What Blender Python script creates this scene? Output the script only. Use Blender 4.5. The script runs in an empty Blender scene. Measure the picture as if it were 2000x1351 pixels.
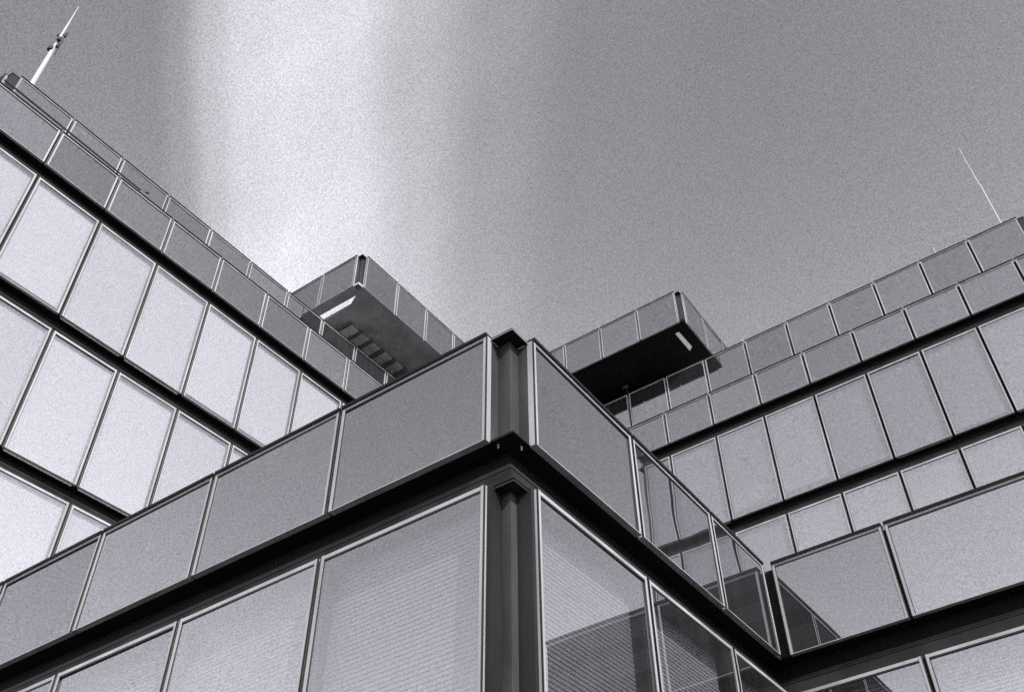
import bpy, bmesh, math, random
from mathutils import Vector, Matrix
random.seed(7)
SC = bpy.context.scene
COL = SC.collection
S = 1.65            # metres per facade module
EYE = 1.6           # camera height

def P(x, y, z):     # module units -> metres
    return Vector((x*S, y*S, z*S + EYE))

# ------------------------------------------------------------------ camera
YAW, PITCH, ROLL = math.radians(30.1693), math.radians(42.6435), math.radians(-4.165)
F = Vector((-math.sin(YAW)*math.cos(PITCH), math.cos(YAW)*math.cos(PITCH), math.sin(PITCH)))
R = Vector((math.cos(YAW), math.sin(YAW), 0))
U = R.cross(F)
R2 = math.cos(ROLL)*R + math.sin(ROLL)*U
U2 = -math.sin(ROLL)*R + math.cos(ROLL)*U
cd = bpy.data.cameras.new("camera"); cam = bpy.data.objects.new("camera", cd); COL.objects.link(cam)
m = Matrix((R2, U2, -F)).transposed().to_4x4()
m.translation = P(2.2778, -3.2127, 0)
cam.matrix_world = m
cd.sensor_width = 36; cd.lens = 1899.16/2000*36
cd.shift_x = -130.6/2000; cd.shift_y = 27.4/2000
cd.clip_start = 0.1; cd.clip_end = 3000
SC.camera = cam

# ------------------------------------------------------------------ render settings / exposure
SC.view_settings.view_transform = 'Standard'
SC.view_settings.look = 'None'
SC.view_settings.exposure = 1.0
SC.view_settings.gamma = 1.0
SC.render.engine = 'CYCLES'
SC.cycles.use_denoising = False
SC.cycles.max_bounces = 8
SC.cycles.transparent_max_bounces = 12
SC.cycles.sample_clamp_indirect = 3
SC.cycles.caustics_reflective = False

# ------------------------------------------------------------------ sun and sky
SUN_EL = math.radians(34)
sdir = Vector((0.875*math.cos(SUN_EL), -0.484*math.cos(SUN_EL), math.sin(SUN_EL))).normalized()
sl = bpy.data.lights.new("sun", 'SUN'); sl.energy = 2.6; sl.angle = math.radians(0.5); sl.color = (1.0, 0.975, 0.96)
so = bpy.data.objects.new("sun", sl); COL.objects.link(so)
so.rotation_euler = (-sdir).to_track_quat('-Z', 'Y').to_euler()

world = bpy.data.worlds.new("World"); SC.world = world; world.use_nodes = True
nt = world.node_tree; nt.nodes.clear()
def N(t, **k):
    n = nt.nodes.new(t)
    for a, b in k.items(): setattr(n, a, b)
    return n
def Lk(a, b): nt.links.new(a, b)
def mth(op, a, b=None, c=None, clamp=False):
    n = N('ShaderNodeMath', operation=op, use_clamp=clamp)
    for i, v in enumerate((a, b, c)):
        if v is None: continue
        if isinstance(v, (int, float)): n.inputs[i].default_value = v
        else: Lk(v, n.inputs[i])
    return n.outputs[0]
out = N('ShaderNodeOutputWorld'); bg = N('ShaderNodeBackground'); Lk(bg.outputs[0], out.inputs[0])
sky = N('ShaderNodeTexSky', sky_type='NISHITA', sun_disc=False, sun_elevation=SUN_EL,
        sun_rotation=math.atan2(sdir.x, sdir.y), air_density=1.0, dust_density=0.6, ozone_density=1.0)
bw = N('ShaderNodeRGBToBW'); Lk(sky.outputs[0], bw.inputs[0])
tc = N('ShaderNodeTexCoord'); vec = tc.outputs['Generated']
# film light leak painted into the sky colour as a long soft band
def dotn(v):
    n = N('ShaderNodeVectorMath', operation='DOT_PRODUCT'); Lk(vec, n.inputs[0]); n.inputs[1].default_value = v
    return n.outputs['Value']
def pixdir(u, v):
    return F*1899.16 + R2*(u-1130.6) - U2*(v-702.9)
nb = pixdir(380, 1351).cross(pixdir(380, 0)).normalized()
if nb.dot(F) < 0 and nb.dot(pixdir(1000, 600)) < 0: nb = -nb
nz = N('ShaderNodeTexNoise'); Lk(vec, nz.inputs['Vector']); nz.inputs['Scale'].default_value = 5.0; nz.inputs['Detail'].default_value = 5
wob = mth('MULTIPLY', mth('SUBTRACT', nz.outputs[0], 0.5), 0.035)
t = mth('ADD', dotn(nb), wob)
ramp = N('ShaderNodeValToRGB'); Lk(mth('MULTIPLY_ADD', t, 1.0, 0.2), ramp.inputs[0])
er = ramp.color_ramp; er.interpolation = 'EASE'
pts = [(0.0, 0.0), (0.165, 0.05), (0.188, 0.18), (0.214, 0.56), (0.245, 0.88), (0.29, 1.0), (0.34, 0.93), (0.40, 0.55), (0.47, 0.22), (0.56, 0.04), (0.70, 0.0)]
while len(er.elements) < len(pts): er.elements.new(0.5)
for e, (p_, v_) in zip(er.elements, pts):
    e.position = p_; e.color = (v_, v_, v_, 1)
front = mth('SMOOTH_MIN', mth('MULTIPLY', mth('MAXIMUM', dotn(F), 0.0), 1.6), 1.0, 0.2)
wm = N('ShaderNodeMapping'); wm.inputs['Scale'].default_value = (2.2, 5.0, 1.2); Lk(vec, wm.inputs[0])
wn = N('ShaderNodeTexNoise'); Lk(wm.outputs[0], wn.inputs['Vector']); wn.inputs['Scale'].default_value = 2.6; wn.inputs['Detail'].default_value = 7; wn.inputs['Roughness'].default_value = 0.55
leak_var = mth('MULTIPLY_ADD', wn.outputs[0], 0.55, 0.75)
leak_band = mth('MULTIPLY', mth('MULTIPLY', mth('MULTIPLY', ramp.outputs[0], front), leak_var), 0.268)
# broad soft variation and a fine mottle like film grain in the sky colour
n2 = N('ShaderNodeTexNoise'); Lk(vec, n2.inputs['Vector']); n2.inputs['Scale'].default_value = 2.3; n2.inputs['Detail'].default_value = 3
n3 = N('ShaderNodeTexNoise'); Lk(vec, n3.inputs['Vector']); n3.inputs['Scale'].default_value = 680.0; n3.inputs['Detail'].default_value = 2
SKYK = 0.117
base = mth('MULTIPLY', bw.outputs[0], SKYK)
vh = dotn(Vector((-0.502, 0.865, 0.0)))
bk = N('ShaderNodeMapRange', interpolation_type='SMOOTHSTEP'); Lk(vh, bk.inputs[0])
bk.inputs['From Min'].default_value = 0.36; bk.inputs['From Max'].default_value = -0.10
bk.inputs['To Min'].default_value = 0.0; bk.inputs['To Max'].default_value = 0.10     # added sky brightness behind the viewer, to lift the glass reflections
glow = bk.outputs[0]
sepz = N('ShaderNodeSeparateXYZ'); Lk(vec, sepz.inputs[0])
hor = mth('MULTIPLY', mth('POWER', mth('SUBTRACT', 1.0, mth('ABSOLUTE', sepz.outputs[2]), clamp=True), 3.0), 0.9)   # milky horizon
base = mth('ADD', mth('ADD', mth('ADD', base, glow), hor), leak_band)
base = mth('MULTIPLY', base, mth('MULTIPLY_ADD', n2.outputs[0], 0.16, 0.92))
base = mth('MULTIPLY', base, mth('MULTIPLY_ADD', mth('SUBTRACT', n3.outputs[0], 0.5), 1.2, 1.0))
cmb = N('ShaderNodeCombineColor')
Lk(mth('MULTIPLY', base, 0.965), cmb.inputs[0]); Lk(mth('MULTIPLY', base, 0.965), cmb.inputs[1]); Lk(mth('MULTIPLY', base, 1.045), cmb.inputs[2])
Lk(cmb.outputs[0], bg.inputs[0]); bg.inputs[1].default_value = 1.0

# ------------------------------------------------------------------ materials
def mat(name, base, rough=0.5, metal=0.0, vary=0.0, scale=8.0, spec=0.5, bump=0.0):
    mt = bpy.data.materials.new(name); mt.use_nodes = True
    t_ = mt.node_tree; b = t_.nodes['Principled BSDF']
    b.inputs['Base Color'].default_value = (base, base*0.995, base*1.01, 1)
    b.inputs['Roughness'].default_value = rough; b.inputs['Metallic'].default_value = metal
    b.inputs['Specular IOR Level'].default_value = spec
    if vary:
        g = t_.nodes.new('ShaderNodeNewGeometry')
        mp = t_.nodes.new('ShaderNodeMapping'); mp.inputs['Scale'].default_value = (1, 1, 0.25)
        t_.links.new(g.outputs['Position'], mp.inputs[0])
        no = t_.nodes.new('ShaderNodeTexNoise'); no.inputs['Scale'].default_value = scale; no.inputs['Detail'].default_value = 6
        t_.links.new(mp.outputs[0], no.inputs['Vector'])
        r_ = t_.nodes.new('ShaderNodeValToRGB')
        lo, hi = base*(1-vary), base*(1+vary)
        r_.color_ramp.elements[0].position = 0.35; r_.color_ramp.elements[1].position = 0.68
        r_.color_ramp.elements[0].color = (lo, lo*0.995, lo*1.01, 1)
        r_.color_ramp.elements[1].color = (hi, hi*0.995, hi*1.01, 1)
        t_.links.new(no.outputs[0], r_.inputs[0]); t_.links.new(r_.outputs[0], b.inputs['Base Color'])
        rr = t_.nodes.new('ShaderNodeMapRange'); rr.inputs['To Min'].default_value = max(0.05, rough-0.1); rr.inputs['To Max'].default_value = rough+0.12
        t_.links.new(no.outputs[0], rr.inputs[0]); t_.links.new(rr.outputs[0], b.inputs['Roughness'])
    if bump:
        no2 = t_.nodes.new('ShaderNodeTexNoise'); no2.inputs['Scale'].default_value = 40
        bm_ = t_.nodes.new('ShaderNodeBump'); bm_.inputs['Strength'].default_value = bump
        t_.links.new(no2.outputs[0], bm_.inputs['Height']); t_.links.new(bm_.outputs[0], b.inputs['Normal'])
    return mt

ALU   = mat('brushed_aluminium_frame', 0.36, 0.45, 0.1, vary=0.22, scale=2.2)
BLACK = mat('black_rubber_seal', 0.012, 0.5)
CAPM  = mat('black_coping', 0.010, 0.6, spec=0.15)
DARK  = mat('dark_anodised_metal', 0.016, 0.5, 0.0, vary=0.35, scale=2.5, spec=0.25)
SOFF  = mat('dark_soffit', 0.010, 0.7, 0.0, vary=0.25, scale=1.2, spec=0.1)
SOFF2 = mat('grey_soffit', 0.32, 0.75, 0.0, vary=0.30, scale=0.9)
COFF  = mat('pale_soffit_tile', 0.62, 0.8, 0.0, vary=0.15, scale=2)
RIBM  = mat('grey_soffit_rib', 0.13, 0.8)
COLM  = mat('weathered_bronze_column', 0.045, 0.5, 0.0, vary=0.35, scale=3, spec=0.25)
INTR  = mat('dark_interior', 0.02, 0.9)
BLKG  = mat('dark_blocker_glazing', 0.05, 0.3)  # bands on the dark block added behind the viewer
CURB  = mat('pale_roof_curb', 0.7, 0.7)
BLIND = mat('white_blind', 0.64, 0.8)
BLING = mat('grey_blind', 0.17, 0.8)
SLAT = mat('grey_slatted_blind', 0.33, 0.6)
MASTM = mat('white_painted_mast', 0.42, 0.5)
ROOF  = mat('grey_roof_gravel', 0.3, 0.9, vary=0.2, scale=30)
CONC  = mat('pale_concrete_paving', 0.13, 0.9, vary=0.2, scale=1.5)

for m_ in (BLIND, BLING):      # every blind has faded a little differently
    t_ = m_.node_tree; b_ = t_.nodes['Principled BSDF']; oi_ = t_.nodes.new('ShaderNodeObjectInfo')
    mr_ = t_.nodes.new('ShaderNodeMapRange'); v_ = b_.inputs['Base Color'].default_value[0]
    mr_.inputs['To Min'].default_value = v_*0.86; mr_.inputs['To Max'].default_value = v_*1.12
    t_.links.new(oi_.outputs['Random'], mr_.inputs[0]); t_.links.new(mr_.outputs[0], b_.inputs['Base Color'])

def glass(name, refl, body, through):
    """coated glazing: mirror coat over a dark body (or over clear glass when through > 0)"""
    mt = bpy.data.materials.new(name); mt.use_nodes = True
    t_ = mt.node_tree; t_.nodes.clear()
    o = t_.nodes.new('ShaderNodeOutputMaterial')
    gl = t_.nodes.new('ShaderNodeBsdfGlossy'); gl.inputs['Roughness'].default_value = 0.006
    gl.inputs['Color'].default_value = (0.97, 0.97, 1, 1)
    # very slight waviness of toughened glass, different in each pane
    oi = t_.nodes.new('ShaderNodeObjectInfo'); g = t_.nodes.new('ShaderNodeNewGeometry')
    ad = t_.nodes.new('ShaderNodeVectorMath'); ad.operation = 'MULTIPLY_ADD'
    t_.links.new(g.outputs['Position'], ad.inputs[0]); ad.inputs[1].default_value = (1, 1, 1)
    cx = t_.nodes.new('ShaderNodeCombineXYZ'); ml = t_.nodes.new('ShaderNodeMath'); ml.operation = 'MULTIPLY'; ml.inputs[1].default_value = 30
    t_.links.new(oi.outputs['Random'], ml.inputs[0]); t_.links.new(ml.outputs[0], cx.inputs[0]); t_.links.new(cx.outputs[0], ad.inputs[2])
    no = t_.nodes.new('ShaderNodeTexNoise'); no.inputs['Scale'].default_value = 0.7; no.inputs['Detail'].default_value = 1
    t_.links.new(ad.outputs[0], no.inputs['Vector'])
    bm_ = t_.nodes.new('ShaderNodeBump'); bm_.inputs['Strength'].default_value = 0.025; bm_.inputs['Distance'].default_value = 0.2
    t_.links.new(no.outputs[0], bm_.inputs['Height']); t_.links.new(bm_.outputs[0], gl.inputs['Normal'])
    if through > 0:
        bdy = t_.nodes.new('ShaderNodeBsdfTransparent'); bdy.inputs[0].default_value = (through, through, through*1.02, 1)
    else:
        bdy = t_.nodes.new('ShaderNodeBsdfDiffuse'); bdy.inputs[0].default_value = (body, body, body*1.05, 1)
    mx = t_.nodes.new('ShaderNodeMixShader')
    # reflectance: coating plus Fresnel rise, and each pane a touch different
    fr = t_.nodes.new('ShaderNodeFresnel'); fr.inputs[0].default_value = 1.45
    m1 = t_.nodes.new('ShaderNodeMath'); m1.operation = 'MULTIPLY_ADD'; m1.inputs[1].default_value = 0.13; m1.inputs[2].default_value = refl-0.065
    t_.links.new(oi.outputs['Random'], m1.inputs[0])
    m2 = t_.nodes.new('ShaderNodeMath'); m2.operation = 'ADD'; m2.use_clamp = True
    t_.links.new(m1.outputs[0], m2.inputs[0])
    m3 = t_.nodes.new('ShaderNodeMath'); m3.operation = 'MULTIPLY'; m3.inputs[1].default_value = 0.6
    t_.links.new(fr.outputs[0], m3.inputs[0]); t_.links.new(m3.outputs[0], m2.inputs[1])
    # dust film: faint diffuse streaks
    du = t_.nodes.new('ShaderNodeBsdfDiffuse'); du.inputs[0].default_value = (0.5, 0.5, 0.52, 1)
    mp = t_.nodes.new('ShaderNodeMapping'); mp.inputs['Scale'].default_value = (3, 3, 0.5)
    t_.links.new(ad.outputs[0], mp.inputs[0])
    n5 = t_.nodes.new('ShaderNodeTexNoise'); n5.inputs['Scale'].default_value = 1.5; n5.inputs['Detail'].default_value = 6
    t_.links.new(mp.outputs[0], n5.inputs['Vector'])
    m4 = t_.nodes.new('ShaderNodeMath'); m4.operation = 'MULTIPLY'; m4.inputs[1].default_value = 0.035
    t_.links.new(n5.outputs[0], m4.inputs[0])
    inv = t_.nodes.new('ShaderNodeMath'); inv.operation = 'SUBTRACT'; inv.inputs[0].default_value = 1.0
    t_.links.new(g.outputs['Backfacing'], inv.inputs[1])
    m6 = t_.nodes.new('ShaderNodeMath'); m6.operation = 'MULTIPLY'
    t_.links.new(m2.outputs[0], m6.inputs[0]); t_.links.new(inv.outputs[0], m6.inputs[1]); m2 = m6
    m7 = t_.nodes.new('ShaderNodeMath'); m7.operation = 'MULTIPLY'
    t_.links.new(m4.outputs[0], m7.inputs[0]); t_.links.new(inv.outputs[0], m7.inputs[1]); m4 = m7
    t_.links.new(m2.outputs[0], mx.inputs[0]); t_.links.new(bdy.outputs[0], mx.inputs[1]); t_.links.new(gl.outputs[0], mx.inputs[2])
    mx2 = t_.nodes.new('ShaderNodeMixShader')
    t_.links.new(m4.outputs[0], mx2.inputs[0]); t_.links.new(mx.outputs[0], mx2.inputs[1]); t_.links.new(du.outputs[0], mx2.inputs[2])
    t_.links.new(mx2.outputs[0], o.inputs[0])
    return mt
GPAR = glass('mirrored_parapet_glass', 0.35, 0.010, 0)
GWIN = glass('coated_window_glass', 0.36, 0.02, 0.93)

# ------------------------------------------------------------------ mesh helpers (module units, local)
class MB:
    def __init__(s): s.v = []; s.f = []
    def box(s, x0, x1, y0, y1, z0, z1):
        b = len(s.v)
        s.v += [(x0,y0,z0),(x1,y0,z0),(x1,y1,z0),(x0,y1,z0),(x0,y0,z1),(x1,y0,z1),(x1,y1,z1),(x0,y1,z1)]
        s.f += [tuple(b+i for i in q) for q in ((0,3,2,1),(4,5,6,7),(0,1,5,4),(1,2,6,5),(2,3,7,6),(3,0,4,7))]
    def prism(s, poly, z0, z1):     # plan polygon, anticlockwise
        b = len(s.v); n = len(poly)
        s.v += [(x, y, z0) for x, y in poly] + [(x, y, z1) for x, y in poly]
        s.f += [tuple(b+i for i in reversed(range(n))), tuple(b+n+i for i in range(n))]
        s.f += [(b+i, b+(i+1) % n, b+n+(i+1) % n, b+n+i) for i in range(n)]
    def tube(s, a, c, r0, r1, n=10):
        a = Vector(a); c = Vector(c); d = (c-a).normalized()
        e = Vector((1,0,0)) if abs(d.x) < .9 else Vector((0,1,0))
        p = d.cross(e).normalized(); q = d.cross(p); b = len(s.v)
        for o_, r in ((a, r0), (c, r1)):
            for i in range(n):
                w = 2*math.pi*i/n; s.v.append(tuple(o_ + p*math.cos(w)*r + q*math.sin(w)*r))
        s.f += [(b+i, b+(i+1) % n, b+n+(i+1) % n, b+n+i) for i in range(n)]
        s.f += [tuple(b+i for i in reversed(range(n))), tuple(b+n+i for i in range(n))]
    def mesh(s, name, m, off=(0,0,0)):
        me = bpy.data.meshes.new(name)
        me.from_pydata([((x-off[0])*S, (y-off[1])*S, (z-off[2])*S) for x, y, z in s.v], [], s.f)
        me.materials.append(m)
        bm = bmesh.new(); bm.from_mesh(me); bmesh.ops.recalc_face_normals(bm, faces=bm.faces); bm.to_mesh(me); bm.free()
        return me

def empty(name, x, y, z, label, cat, group=None):
    o = bpy.data.objects.new(name, None); COL.objects.link(o); o.location = P(x, y, z)
    o.empty_display_size = 0.2
    o['label'] = label; o['category'] = cat
    if group: o['group'] = group
    o['org'] = (x, y, z)
    return o
def org(o): return tuple(o['org'])
def link(name, me, parent=None, loc=None, rot=0.0):
    o = bpy.data.objects.new(name, me); COL.objects.link(o)
    if parent: o.parent = parent
    if loc is not None: o.location = loc
    o.rotation_euler = (0, 0, rot)
    return o
def part(name, mb, m, root):        # mesh given in scene module units, hung on a root
    return link(name, mb.mesh(name, m, org(root)), root)

# ------------------------------------------------------------------ facade pieces
CACHE = {}
def panel_meshes(w, h, kind, fw, bl):
    """local frame: x along wall 0..w, y=0 outer face (outwards is -y), z 0..h"""
    key = (round(w, 4), round(h, 4), kind, fw, bl)
    if key in CACHE: return CACHE[key]
    d = 0.045
    fr = MB()
    fr.box(0, fw, 0, d, 0, h); fr.box(w-fw, w, 0, d, 0, h)
    fr.box(fw, w-fw, 0.002, d, h-fw, h-0.001); fr.box(fw, w-fw, 0.002, d, 0.001, fw*0.28)
    ga = MB(); g = 0.011
    ga.box(fw, w-fw, 0.003, d-.005, h-fw-g, h-fw); ga.box(fw, fw+g*.35, 0.004, d-.005, fw*.28, h-fw-g); ga.box(w-fw-g*.35, w-fw, 0.004, d-.005, fw*.28, h-fw-g)
    e_ = fw*.2
    ga.box(-.0012, e_, -.0015, .007, .0005, h-.0005); ga.box(w-e_, w+.0012, -.0015, .007, .0005, h-.0005)
    gl = MB(); gl.box(fw+.0005, w-fw-.0005, 0.010, 0.016, fw*.28-.002, h-fw-g*.5)
    res = {'frame': fr.mesh('frame', ALU), 'gasket': ga.mesh('gasket', BLACK),
           'glass': gl.mesh('glass_pane', GPAR if kind == 'parapet' else GWIN)}
    if kind == 'parapet':
        cp = MB(); cp.box(0.0, w, -0.008, d+.02, h+.0005, h+.016); cp.box(0.0, w, -0.010, -0.002, h-.006, h+.0165)
        res['cap'] = cp.mesh('coping', CAPM)
    else:
        mu = MB(); md = .125 if bl[2] else .05
        mu.box(-.03, -.004, .02, md, 0, h); mu.box(w+.004, w+.03, .02, md, 0, h)
        mu.box(-.004, w+.004, .047, md+.02, h-.03, h)
        res['mullion'] = mu.mesh('mullion', DARK)
        b = MB()
        top, bot, pitch, closed = bl
        y0 = 0.14 if pitch else 0.055
        if pitch:
            z = h-0.045
            while z > h*bot:
                # one tilted slat
                a = 0.0088; k = len(b.v)
                for xx in (-.01, w+.01):
                    b.v += [(xx, y0-.001, z+a), (xx, y0+.0025, z-a), (xx, y0+.0015, z-a-.001), (xx, y0-.002, z+a-.001)]
                b.f += [(k,k+1,k+5,k+4),(k+1,k+2,k+6,k+5),(k+2,k+3,k+7,k+6),(k+3,k,k+4,k+7),(k,k+3,k+2,k+1),(k+4,k+5,k+6,k+7)]
                z -= pitch
        else:
            nseg = 1
            b.box(.03, w-.03, y0, y0+.004, h*bot, h-.04)
            b.box(.03, w-.03, y0-.006, y0+.008, h*bot-.012, h*bot+.004)
        res['blind'] = b.mesh('blind', SLAT if pitch else (BLING if closed else BLIND))
    CACHE[key] = res
    return res

def place_panel(root, kind, wall, const, a0, a1, z0, z1, fw=.03, bl=(0, 0, 0, 0), label=None):
    """wall 'F': plane y=const facing -y, runs along x a0..a1.  wall 'L': plane x=const facing +x, runs along y a0..a1"""
    w = a1-a0; h = z1-z0; ms = panel_meshes(w, h, kind, fw, bl)
    if wall == 'F': loc = P(a0, const, z0); rot = 0.0
    else: loc = P(const, a0, z0); rot = math.pi/2
    o = link('parapet_panel' if kind == 'parapet' else 'window', ms['frame'], root, loc-root.location, rot)
    if label: o['label'] = label
    gp = link('glass_pane', ms['glass'], o, None); gp.rotation_euler = (random.uniform(-.0035, .0035), 0, random.uniform(-.0035, .0035)); link('gasket', ms['gasket'], o)
    if kind == 'parapet': link('coping', ms['cap'], o)
    else:
        link('mullion', ms['mullion'], o); link('blind', ms['blind'], o)
    return o

def offset_path(path, d):
    """axis-aligned open plan polyline with the interior on its left: move it inwards by d"""
    out_ = []
    n = len(path)
    dirs = []
    for i in range(n-1):
        v = Vector((path[i+1][0]-path[i][0], path[i+1][1]-path[i][1])).normalized(); dirs.append(v)
    for i in range(n):
        p = Vector(path[i])
        ns = []
        if i > 0: ns.append(Vector((-dirs[i-1].y, dirs[i-1].x)))
        if i < n-1: ns.append(Vector((-dirs[i].y, dirs[i].x)))
        q = p + ns[0]*d
        if len(ns) == 2 and (ns[1]-ns[0]).length > 1e-6: q = q + ns[1]*d
        out_.append((q.x, q.y))
    return out_
def sweep(mb, path, prof):
    """prof: closed list of (inset, z)"""
    n = len(path); k = len(prof); b = len(mb.v)
    rings = [offset_path(path, ins) for ins, z in prof]
    for i in range(n):
        for j in range(k): mb.v.append((rings[j][i][0], rings[j][i][1], prof[j][1]))
    for i in range(n-1):
        for j in range(k):
            mb.f.append((b+i*k+j, b+i*k+(j+1) % k, b+(i+1)*k+(j+1) % k, b+(i+1)*k+j))
    mb.f.append(tuple(b+j for j in range(k))); mb.f.append(tuple(b+(n-1)*k+j for j in reversed(range(k))))

def slot_band(root, path, zt, zb, name='floor_band'):
    """recessed band between glazing rows: soffit, shadowed wall, sloped flashing down to the window heads"""
    h = zt-zb
    mb = MB(); sweep(mb, path, [(.050, zt+.02), (.045, zt+.004), (.19, zt+.004), (.19, zt+.02)])      # soffit sheet
    part('soffit', mb, SOFF, root)
    mb = MB(); sweep(mb, path, [(.165, zt+.003), (.165, zb+.55*h), (.25, zb+.55*h), (.25, zt+.003)])
    part(name, mb, SOFF, root)
    mb = MB(); sweep(mb, path, [(.112, zb+.56*h), (.112, zb+.50*h), (.047, zb+.05*h), (.040, zb+.001), (.052, zb-.012), (.24, zb-.012), (.24, zb+.56*h)])
    part('flashing', mb, DARK, root)
    # thin light line where the flashing folds
    mb = MB(); sweep(mb, path, [(.100, zb+.46*h), (.094, zb+.44*h), (.096, zb+.42*h), (.110, zb+.45*h)])
    part('drip_edge', mb, DARK, root)

def corner(root, cx, cy, n, zlist, zbot, ztop, segs=None, pm=None):
    """re-entrant square column at a convex corner (faces -y and +x); zlist = (bottom, top) of parapet bands"""
    mm = 0.11
    col_ = MB()
    for (za_, zc_) in segs or [(zbot, ztop-.012)]:
        col_.prism([(cx-.24, cy+mm), (cx-mm, cy+mm), (cx-mm, cy+.24), (cx-.24, cy+.24)], za_, zc_)
        col_.box(cx-n-.012, cx-n, cy+.046, cy+mm+.02, za_, zc_-.001)
        col_.box(cx-mm-.02, cx-.046, cy+n, cy+n+.012, za_, zc_-.001)
    part('corner_column', col_, COLM, root)
    for (zb, zt) in zlist:
        for (za, zc, nm) in ((zt-.010, zt+.006, 'corner_cap'), (zb+.002, zb+.016, 'corner_plate')):
            pl = MB()
            pl.prism([(cx-n-.001, cy+.042), (cx-.042, cy+.042), (cx-.042, cy+n+.001), (cx-n-.001, cy+n+.001)], za, zc)
            c_ = part(nm, pl, CAPM if nm == 'corner_cap' else (pm or SOFF), root)
            tr = MB()
            sweep(tr, [(cx-n, cy+.036), (cx-.036, cy+.036), (cx-.036, cy+n)], [(0, za-.004), (.005, za-.004), (.005, za+.001), (0, za+.001)])
            link('trim', tr.mesh('trim', ALU if nm == 'corner_cap' else DARK, org(root)), c_)

def joints(start, pitch, count, sign, end=None):
    """panel intervals from start"""
    res = []
    for k in range(count):
        a = start + sign*k*pitch; b = a + sign*pitch
        if end is not None and sign*(b-end) > 0: b = end
        if abs(b-a) < 0.1: break
        res.append((min(a, b), max(a, b)))
    return res
G = .010   # half joint

def row(root, kind, wall, const, ivs, z0, z1, fw, lead=None, blf=None):
    G = .010 if root.name.startswith('corner') else .017
    for i, (a, b) in enumerate(ivs):
        ga = G; gb = G
        if lead is not None:
            if abs(a-lead) < 1e-6: ga = 0.0
            if abs(b-lead) < 1e-6: gb = 0.0
        bl = blf(i) if blf else (0, 0, 0, 0)
        place_panel(root, kind, wall, const, a+ga, b-gb, z0, z1, fw, bl)

def backing(root, path, z0, z1, name='parapet_wall', inset=.05, m=None):
    mb = MB(); sweep(mb, path, [(inset, z0), (inset+.10, z0), (inset+.10, z1), (inset, z1)])
    return part(name, mb, m or INTR, root)
def interior(root, path, z0, z1):
    mb = MB(); sweep(mb, path, [(.34, z0), (.44, z0), (.44, z1), (.34, z1)])
    return part('interior_wall', mb, INTR, root)

# ================================================================== the low corner block in front
WN = 1.1284; NN = .1929; T0, B0 = 3.951, 3.187; WT = 2.8975; WB = 1.00; Y1 = 3.3949; B1 = .9784
XL = -7.9137
blk = empty('corner_building', 0, 0, -EYE/S, 'low glass office block whose sharp corner points at the viewer in the foreground', 'building')
path = [(XL+.02, 0), (0, 0), (0, Y1), (5.6, Y1)]
fwn = .024
# parapet
row(blk, 'parapet', 'F', 0, joints(-NN, WN, 8, -1, XL+.03), B0, T0, fwn, lead=-NN)
row(blk, 'parapet', 'L', 0, joints(NN, WN, 3, 1, Y1-.03), B0, T0, fwn, lead=NN)
ri = [(.045, B1), (B1, B1+WN), (B1+WN, B1+2*WN), (B1+2*WN, B1+3*WN)]
row(blk, 'parapet', 'F', Y1, ri, B0, T0, fwn)
# windows with slatted blinds (two storeys)
slat = (0, .0, .027, 0)
for (zt, zb) in ((WT, WB), (WB-.29, WB-.29-1.88+.0)):
    row(blk, 'window', 'F', 0, joints(-NN, WN, 8, -1, XL+.03), max(zb, -EYE/S+.05), zt, fwn, lead=-NN, blf=lambda i: slat)
    row(blk, 'window', 'L', 0, joints(NN, WN, 3, 1, Y1-.03), max(zb, -EYE/S+.05), zt, fwn, lead=NN, blf=lambda i: slat)
    row(blk, 'window', 'F', Y1, ri, max(zb, -EYE/S+.05), zt, fwn, blf=lambda i: slat)
slot_band(blk, path, B0, WT)
slot_band(blk, path, WB, WB-.29)
# backing wall runs behind the parapet, jogging in at the corner
jog = [(XL+.02, 0), (-NN-.02, 0), (-NN-.02, .12), (-.12, .12), (-.12, NN+.02), (0, NN+.02), (0, Y1), (5.6, Y1)]
backing(blk, jog, B0+.02, T0-.02)
interior(blk, path, -EYE/S, B0)
corner(blk, 0, 0, NN, [(B0, T0)], -EYE/S, T0, segs=[(-EYE/S, WT-.017), (B0+.017, T0-.012)])
pl = MB()   # cap over the lower column
pl.prism([(-NN-.001, .046), (-.046, .046), (-.046, NN+.001), (-NN-.001, NN+.001)], WT-.016, WT+.02)
part('corner_plate', pl, DARK, blk)
tr = MB(); sweep(tr, [(-NN, .040), (-.040, .040), (-.040, NN)], [(0, WT-.019), (.005, WT-.019), (.005, WT-.014), (0, WT-.014)])
part('trim', tr, COLM, blk)
mb = MB(); mb.prism([(XL+.02, .16), (-.16, .16), (-.16, Y1+.16), (5.6, Y1+.16), (5.6, 10.6), (XL+.02, 10.6)], T0-.16, T0-.10)
part('roof', mb, ROOF, blk)
# bolts under the corner plate
for (x, y) in ((-NN+.03, .075), (-.075, NN-.03)):
    mb = MB(); mb.tube((x, y, B0-.002), (x, y, B0-.030), .006, .004, 8)
    part('bolt', mb, ALU, blk)

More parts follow.
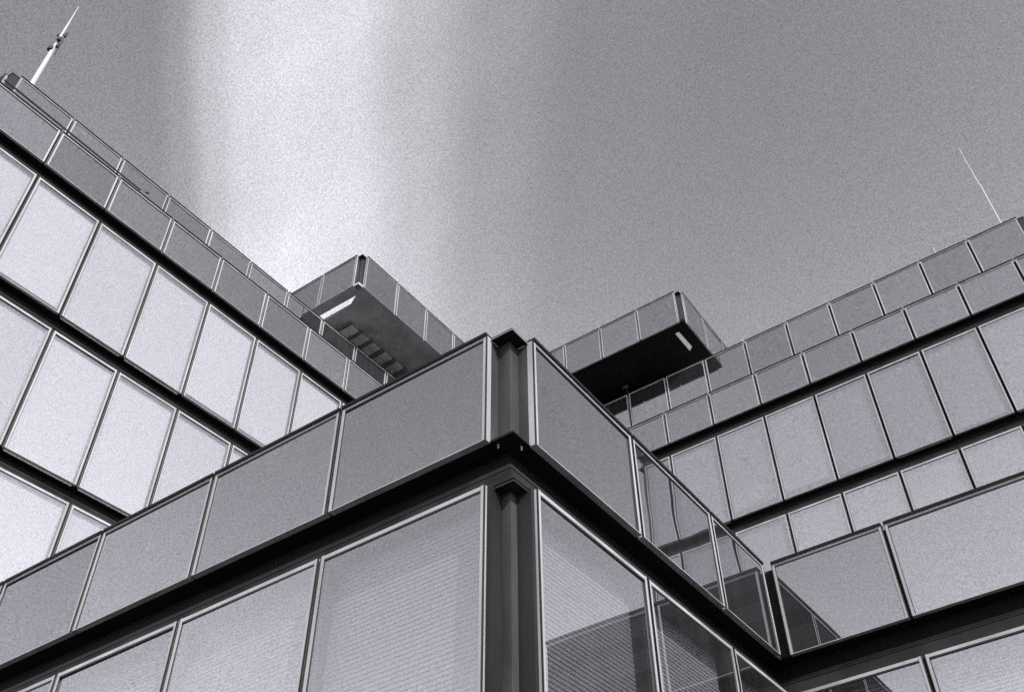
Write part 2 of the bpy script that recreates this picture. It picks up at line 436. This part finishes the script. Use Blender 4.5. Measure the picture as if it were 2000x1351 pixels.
# ================================================================== the two tall wings behind
NW = .17; fww = .030; H2 = 1.05
def wing_blinds(tab, grey=0):
    def f(i): return (0, tab[i % len(tab)], 0, grey)
    return f
rw_root = [None]
def wing(root, wall, const, ivs, lead, path, path2, const2, ivs2, lead2, LT, rows, L2T, cornerpt, cornerpt2, tabs, endB):
    LB = LT-.7642
    row(root, 'parapet', wall, const, ivs, LB, LT, fww, lead=lead)
    backing(root, path, LB+.02, LT-.02)
    zprev = LB
    for (zt, zb), tab in zip(rows, tabs):
        slot_band(root, path, zprev, zt)
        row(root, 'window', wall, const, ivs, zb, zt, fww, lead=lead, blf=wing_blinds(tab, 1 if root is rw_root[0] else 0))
        zprev = zb
    slot_band(root, path, zprev, zprev-.28)
    mb = MB(); sweep(mb, path, [(.03, endB), (.2, endB), (.2, zprev-.28), (.03, zprev-.28)])
    part('lower_wall', mb, DARK, root)
    interior(root, path, endB, LB)
    # set-back top storey
    L2B = L2T-H2
    row(root, 'parapet', wall, const2, ivs2, L2B, L2T, fww, lead=lead2)
    backing(root, path2, L2B+.02, L2T-.02)
    slot_band(root, path2, L2B, L2B-.28)
    mb = MB(); sweep(mb, path2, [(.03, LT-.25), (.2, LT-.25), (.2, L2B-.28), (.03, L2B-.28)])
    part('penthouse_wall', mb, DARK, root)

# left wing: plane x = XL facing +x
A1 = -.1222; YC = A1-1-NW; X2 = -9.476; A2 = .4322; YC2 = A2-1-NW
lw = empty('tall_building', XL, YC, -EYE/S, 'tall glass wing on the left with pale blinds, its roofline running down to the right', 'building')
lp = [(-16, YC), (XL, YC), (XL, 10.70)]
lp2 = [(-16, YC2), (X2, YC2), (X2, 12.20)]
livs = [(A1-1+k, A1+k) for k in range(10)]
livs2 = [(A2-1+k, A2+k) for k in range(11)]
tabA = [.0, .055, .0, .0, .06, .06, .0, .0, .0, .0]
tabB = [.0, .0, .0, .0, .0, .0, .0, .0, .0, .0]
wing(lw, 'L', XL, livs, A1-1, lp, lp2, X2, livs2, A2-1, 12.4241, [(11.3602, 9.4644), (9.1811, 7.2877), (7.024, 5.13)], 14.7919, None, None, [tabA, tabB, tabB], -EYE/S)
def fill_side(root, cx, cy, n, zr, kind, wall_len):
    """panels on the far side of a wing's end corner (faces -y)"""
    for (zb, zt) in zr:
        row(root, kind, 'F', cy, joints(cx-n, 1.0, wall_len, -1), zb, zt, fww, lead=cx-n, blf=(lambda i: (0, 0, 0, 0)) if kind == 'window' else None)
fill_side(lw, XL, YC, NW, [(12.4241-.7642, 12.4241)], 'parapet', 4)
fill_side(lw, XL, YC, NW, [(9.4644, 11.3602), (7.2877, 9.1811)], 'window', 4)
fill_side(lw, X2, YC2, NW, [(14.7919-H2, 14.7919)], 'parapet', 4)
corner(lw, XL, YC, NW, [(12.4241-.7642, 12.4241)], 5.0, 12.4241, segs=[(9.4644, 11.3602), (7.2877, 9.1811), (5.13, 7.024)]+[(12.4241-.745, 12.4241-.012)])
corner(lw, X2, YC2, NW, [(14.7919-H2, 14.7919)], 14.7919-H2+.017, 14.7919)
mb = MB(); mb.prism([(-16, YC+.16), (XL-.16, YC+.16), (XL-.16, 12), (-16, 12)], 12.20, 12.27)
part('roof', mb, ROOF, lw)
mb = MB(); mb.prism([(-16, YC2+.16), (X2-.16, YC2+.16), (X2-.16, 12.4), (-16, 12.4)], 14.50, 14.57)
part('roof', mb, ROOF, lw)

# right wing: plane y = Y2 facing -y
Y2 = 10.7201; B2 = 3.0568; XC = 4.75; Y3 = 12.2302; B3 = 2.5466; XC3 = B3+1+NW
rw = empty('tall_building', XC, Y2, -EYE/S, 'tall grey glass wing on the right, its stepped roofline rising towards the right edge', 'building')
rw_root[0] = rw
rp = [(XL+.02, Y2), (XC, Y2), (XC, 18)]
rp2 = [(X2+.02, Y3), (XC3, Y3), (XC3, 18)]
rivs = [(B2+1-k, B2+2-k) for k in range(12)]; rivs[0] = (B2+1, XC-NW); rivs[-1] = (XL+.03, rivs[-1][1])
rivs2 = [(B3-k, B3+1-k) for k in range(13)]; rivs2[-1] = (X2+.03, rivs2[-1][1])
tabR = [.0, .0, .0, .05, .0, .055, .085, .08, .0, .0, .0, .0]
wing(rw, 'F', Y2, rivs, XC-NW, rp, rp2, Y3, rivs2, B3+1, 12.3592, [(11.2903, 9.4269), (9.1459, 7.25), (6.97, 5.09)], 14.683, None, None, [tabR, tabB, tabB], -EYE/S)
def fill_side_x(root, cx, cy, n, zr, kind, cnt):
    for (zb, zt) in zr:
        row(root, kind, 'L', cx, joints(cy+n, 1.0, cnt, 1), zb, zt, fww, lead=cy+n, blf=(lambda i: (0, 0, 0, 0)) if kind == 'window' else None)
fill_side_x(rw, XC, Y2, NW, [(12.3592-.7642, 12.3592)], 'parapet', 3)
fill_side_x(rw, XC3, Y3, NW, [(14.683-H2, 14.683)], 'parapet', 3)
corner(rw, XC, Y2, NW, [(12.3592-.7642, 12.3592)], 5.0, 12.3592, segs=[(9.4269, 11.2903), (7.25, 9.1459), (5.09, 6.97)]+[(12.3592-.745, 12.3592-.012)])
corner(rw, XC3, Y3, NW, [(14.683-H2, 14.683)], 14.683-H2+.017, 14.683)
mb = MB(); mb.prism([(XL-.1, Y2+.16), (XC-.16, Y2+.16), (XC-.16, 18), (XL-.1, 18)], 12.14, 12.21)
part('roof', mb, ROOF, rw)
mb = MB(); mb.prism([(X2-.1, Y3+.16), (XC3-.16, Y3+.16), (XC3-.16, 18), (X2-.1, 18)], 14.40, 14.47)
part('roof', mb, ROOF, rw)

# ================================================================== cantilevered rooftop boxes
def slab_with_hole(x0, x1, y0, y1, z0, z1, hole):
    """hole: convex plan quad; slab = bmesh grid of four pieces round the hole's bounding frame"""
    bm = bmesh.new()
    outer = [(x0, y0), (x1, y0), (x1, y1), (x0, y1)]
    ov = [bm.verts.new((x, y, z0)) for x, y in outer]; hv = [bm.verts.new((x, y, z0)) for x, y in hole]
    for i in range(4): bm.edges.new((ov[i], ov[(i+1) % 4])); bm.edges.new((hv[i], hv[(i+1) % 4]))
    bmesh.ops.triangle_fill(bm, use_beauty=True, edges=bm.edges[:])
    # drop faces inside the hole
    hc = Vector((sum(p_[0] for p_ in hole)/4, sum(p_[1] for p_ in hole)/4, z0))
    hs = set(hv)
    for f_ in [f_ for f_ in bm.faces if all(v in hs for v in f_.verts)]: bm.faces.remove(f_)
    ret = bmesh.ops.extrude_face_region(bm, geom=bm.faces[:])
    for e in ret['geom']:
        if isinstance(e, bmesh.types.BMVert): e.co.z = z1
    bmesh.ops.recalc_face_normals(bm, faces=bm.faces)
    mb = MB(); bm.verts.index_update()
    mb.v = [tuple(v.co) for v in bm.verts]; mb.f = [tuple(v.index for v in f_.verts) for f_ in bm.faces]
    bm.free()
    return mb

def roof_box(label, cx, cy, n, zb, zt, lx, ly, hole, smat, curb):
    r = empty('cantilevered_rooftop_box', cx-lx/2, cy+ly/2, zb-.6, label, 'rooftop box', 'rooftop boxes jutting out above the wings')
    fw = .028
    row(r, 'parapet', 'F', cy, joints(cx-n, 1.0, 12, -1, cx-lx), zb, zt, fw, lead=cx-n)
    row(r, 'parapet', 'L', cx, joints(cy+n, 1.0, 12, 1, cy+ly), zb, zt, fw, lead=cy+n)
    jp = [(cx-lx, cy), (cx-n-.02, cy), (cx-n-.02, cy+.12), (cx-.12, cy+.12), (cx-.12, cy+n+.02), (cx, cy+n+.02), (cx, cy+ly)]
    backing(r, jp, zb+.02, zt-.02, m=CURB)
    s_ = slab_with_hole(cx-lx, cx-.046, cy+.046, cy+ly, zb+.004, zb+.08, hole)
    part('soffit', s_, smat, r)
    c_ = MB()
    hx = [h_[0] for h_ in hole]; hy = [h_[1] for h_ in hole]
    x0, x1, y0, y1 = min(hx), max(hx), min(hy), max(hy)
    c_.box(x0-.04, x0-.002, y0-.04, y1+.04, zb+.081, zb+curb); c_.box(x0-.001, x1+.04, y1+.002, y1+.04, zb+.081, zb+curb)
    part('opening_curb', c_, CURB, r)
    corner(r, cx, cy, n, [(zb, zt)], zb+.017, zt, pm=RIBM if smat is SOFF2 else smat)
    return r
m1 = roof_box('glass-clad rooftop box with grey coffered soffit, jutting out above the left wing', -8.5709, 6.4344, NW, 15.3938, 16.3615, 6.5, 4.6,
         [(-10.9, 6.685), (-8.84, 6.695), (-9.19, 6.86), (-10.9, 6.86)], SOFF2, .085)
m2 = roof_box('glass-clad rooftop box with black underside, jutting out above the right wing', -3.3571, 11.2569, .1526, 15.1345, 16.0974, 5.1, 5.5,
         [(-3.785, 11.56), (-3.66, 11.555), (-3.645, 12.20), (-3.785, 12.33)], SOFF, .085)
# coffer tiles under the left box
for k, yy in enumerate((7.39, 7.73, 8.10, 8.50, 8.90)):
    mb = MB(); mb.box(-9.98, -9.56, yy-.13, yy+.13, 15.3938-.03, 15.3938+.002)
    part('soffit_tile', mb, COFF, m1)
for yy in (7.22, 7.56, 7.915, 8.30, 8.70, 9.08):
    mb = MB(); mb.box(-10.02, -9.50, yy-.035, yy+.035, 15.3938-.06, 15.3938+.001)
    part('soffit_rib', mb, RIBM, m1)
# recessed supports that carry the boxes
mb = MB(); mb.box(-14.8, -10.9, 8.6, 10.9, 14.57, 15.3938+.003); part('support_wall', mb, DARK, m1)
mb = MB(); mb.box(-8.2, -5.3, 13.2, 16.6, 14.47, 15.1345+.003); part('support_wall', mb, DARK, m2)

# ================================================================== masts and small roof fittings
def mast_tall(x, y):
    r = empty('antenna_mast', x, y, 14.57, 'white tapering antenna mast with dark clamps on the left roof', 'antenna', None)
    mb = MB(); mb.tube((x, y, 14.571), (x, y, 17.22), .052, .038, 14); part('pole', mb, MASTM, r)
    mb = MB(); mb.tube((x, y, 17.222), (x, y, 17.85), .030, .024, 10); mb.tube((x, y, 17.85), (x, y, 18.3), .020, .016, 8); mb.tube((x, y, 18.3), (x, y, 18.98), .014, .004, 8)
    part('whip', mb, MASTM, r)
    for (z, dx, dy, rr, hh) in ((17.26, -.02, -.03, .055, .10), (17.38, .05, .03, .035, .12), (17.56, .06, -.01, .04, .10), (17.78, .06, .05, .025, .14), (17.80, -.05, -.04, .018, .08)):
        mb = MB(); mb.tube((x+dx, y+dy, z), (x+dx, y+dy, z+hh), rr, rr*.85, 10)
        mb.tube((x, y, z+hh/2), (x+dx, y+dy, z+hh/2), .012, .012, 6)
        part('clamp', mb, BLACK, r)
    mb = MB(); mb.tube((x+.08, y+.05, 17.1), (x+.06, y+.05, 17.7), .008, .008, 6); part('cable', mb, BLACK, r)
mast_tall(-10.5, -.139)
def rod(x, y, z0, segs, label):
    r = empty('lightning_rod', x, y, z0, label, 'lightning rod')
    z = z0; mb = MB()
    for (z1, ra, rb, off) in segs:
        mb.tube((x+off, y, z), (x+off, y, z1), ra, rb, 8); z = z1
    part('rod', mb, MASTM, r)
rod(3.295, 12.8, 14.47, [(16.55, .015, .012, 0), (17.15, .012, .009, -.016), (17.93, .008, .005, -.024)], 'long thin white lightning rod at the right end of the right roof')
rod(1.9, 13.0, 14.47, [(15.62, .009, .008, 0)], 'short white rod tip just showing over the right roof parapet')
rod(-3.0, 13.9, 14.47, [(16.35, .010, .010, 0)], 'short white rod beside the right rooftop box')

# black pipe lying along the left wing's parapet top
pr = MB(); pr.tube((-8.02, -1.05, 12.66), (-8.05, 1.30, 12.655), .016, .012, 8); pr.tube((-8.03, 1.37, 12.67), (-8.03, 1.42, 12.70), .016, .016, 8)
for yy in (-.9, -.1, .7): pr.tube((-8.03, yy, 12.25), (-8.03, yy, 12.65), .010, .010, 6)
po = link('roof_pipe', pr.mesh('roof_pipe', BLACK, (-8.03, 0, 12.25)), None, P(-8.03, 0, 12.25))
po['label'] = 'thin black pipe running along the top of the left parapet'; po['category'] = 'pipe'

# small bracket lamp on the right wing's set-back parapet
lr = empty('roof_camera', -5.45, 12.22, 14.70, 'small dark security camera on the parapet below the right rooftop box', 'security camera')
mb = MB(); mb.tube((-5.45, 12.22, 14.70), (-5.45, 12.20, 14.84), .012, .012, 8); part('bracket', mb, DARK, lr)
mb = MB(); mb.tube((-5.52, 12.16, 14.86), (-5.40, 12.13, 14.83), .030, .034, 10); part('housing', mb, COLM, lr)

# ================================================================== unseen dark block, added to darken reflections in the low block's glass
tw = empty('reflection_blocker', 15.3, -26.5, -EYE/S, 'unseen dark block added behind the viewer to darken reflections in the low block glass', 'building')
mb = MB(); mb.box(6.6, 24.0, -32.0, -26.0, -EYE/S, 27.0); part('wall', mb, DARK, tw)
for k in range(16):
    mb = MB(); z0 = 0.6 + k*1.65; mb.box(6.75, 23.85, -25.996, -25.97, z0, z0+.95); part('window', mb, BLKG, tw)
mb = MB(); mb.box(6.4, 24.2, -32.2, -25.8, 27.0, 27.4); part('coping', mb, DARK, tw)

# ================================================================== ground
mb = MB(); mb.v = [(-900, -900, 0), (900, -900, 0), (900, 900, 0), (-900, 900, 0)]; mb.f = [(0, 1, 2, 3)]
g = link('ground', mb.mesh('ground', CONC), None, (0, 0, 0)); g['kind'] = 'structure'
for o in bpy.data.objects:
    if 'org' in o: del o['org']
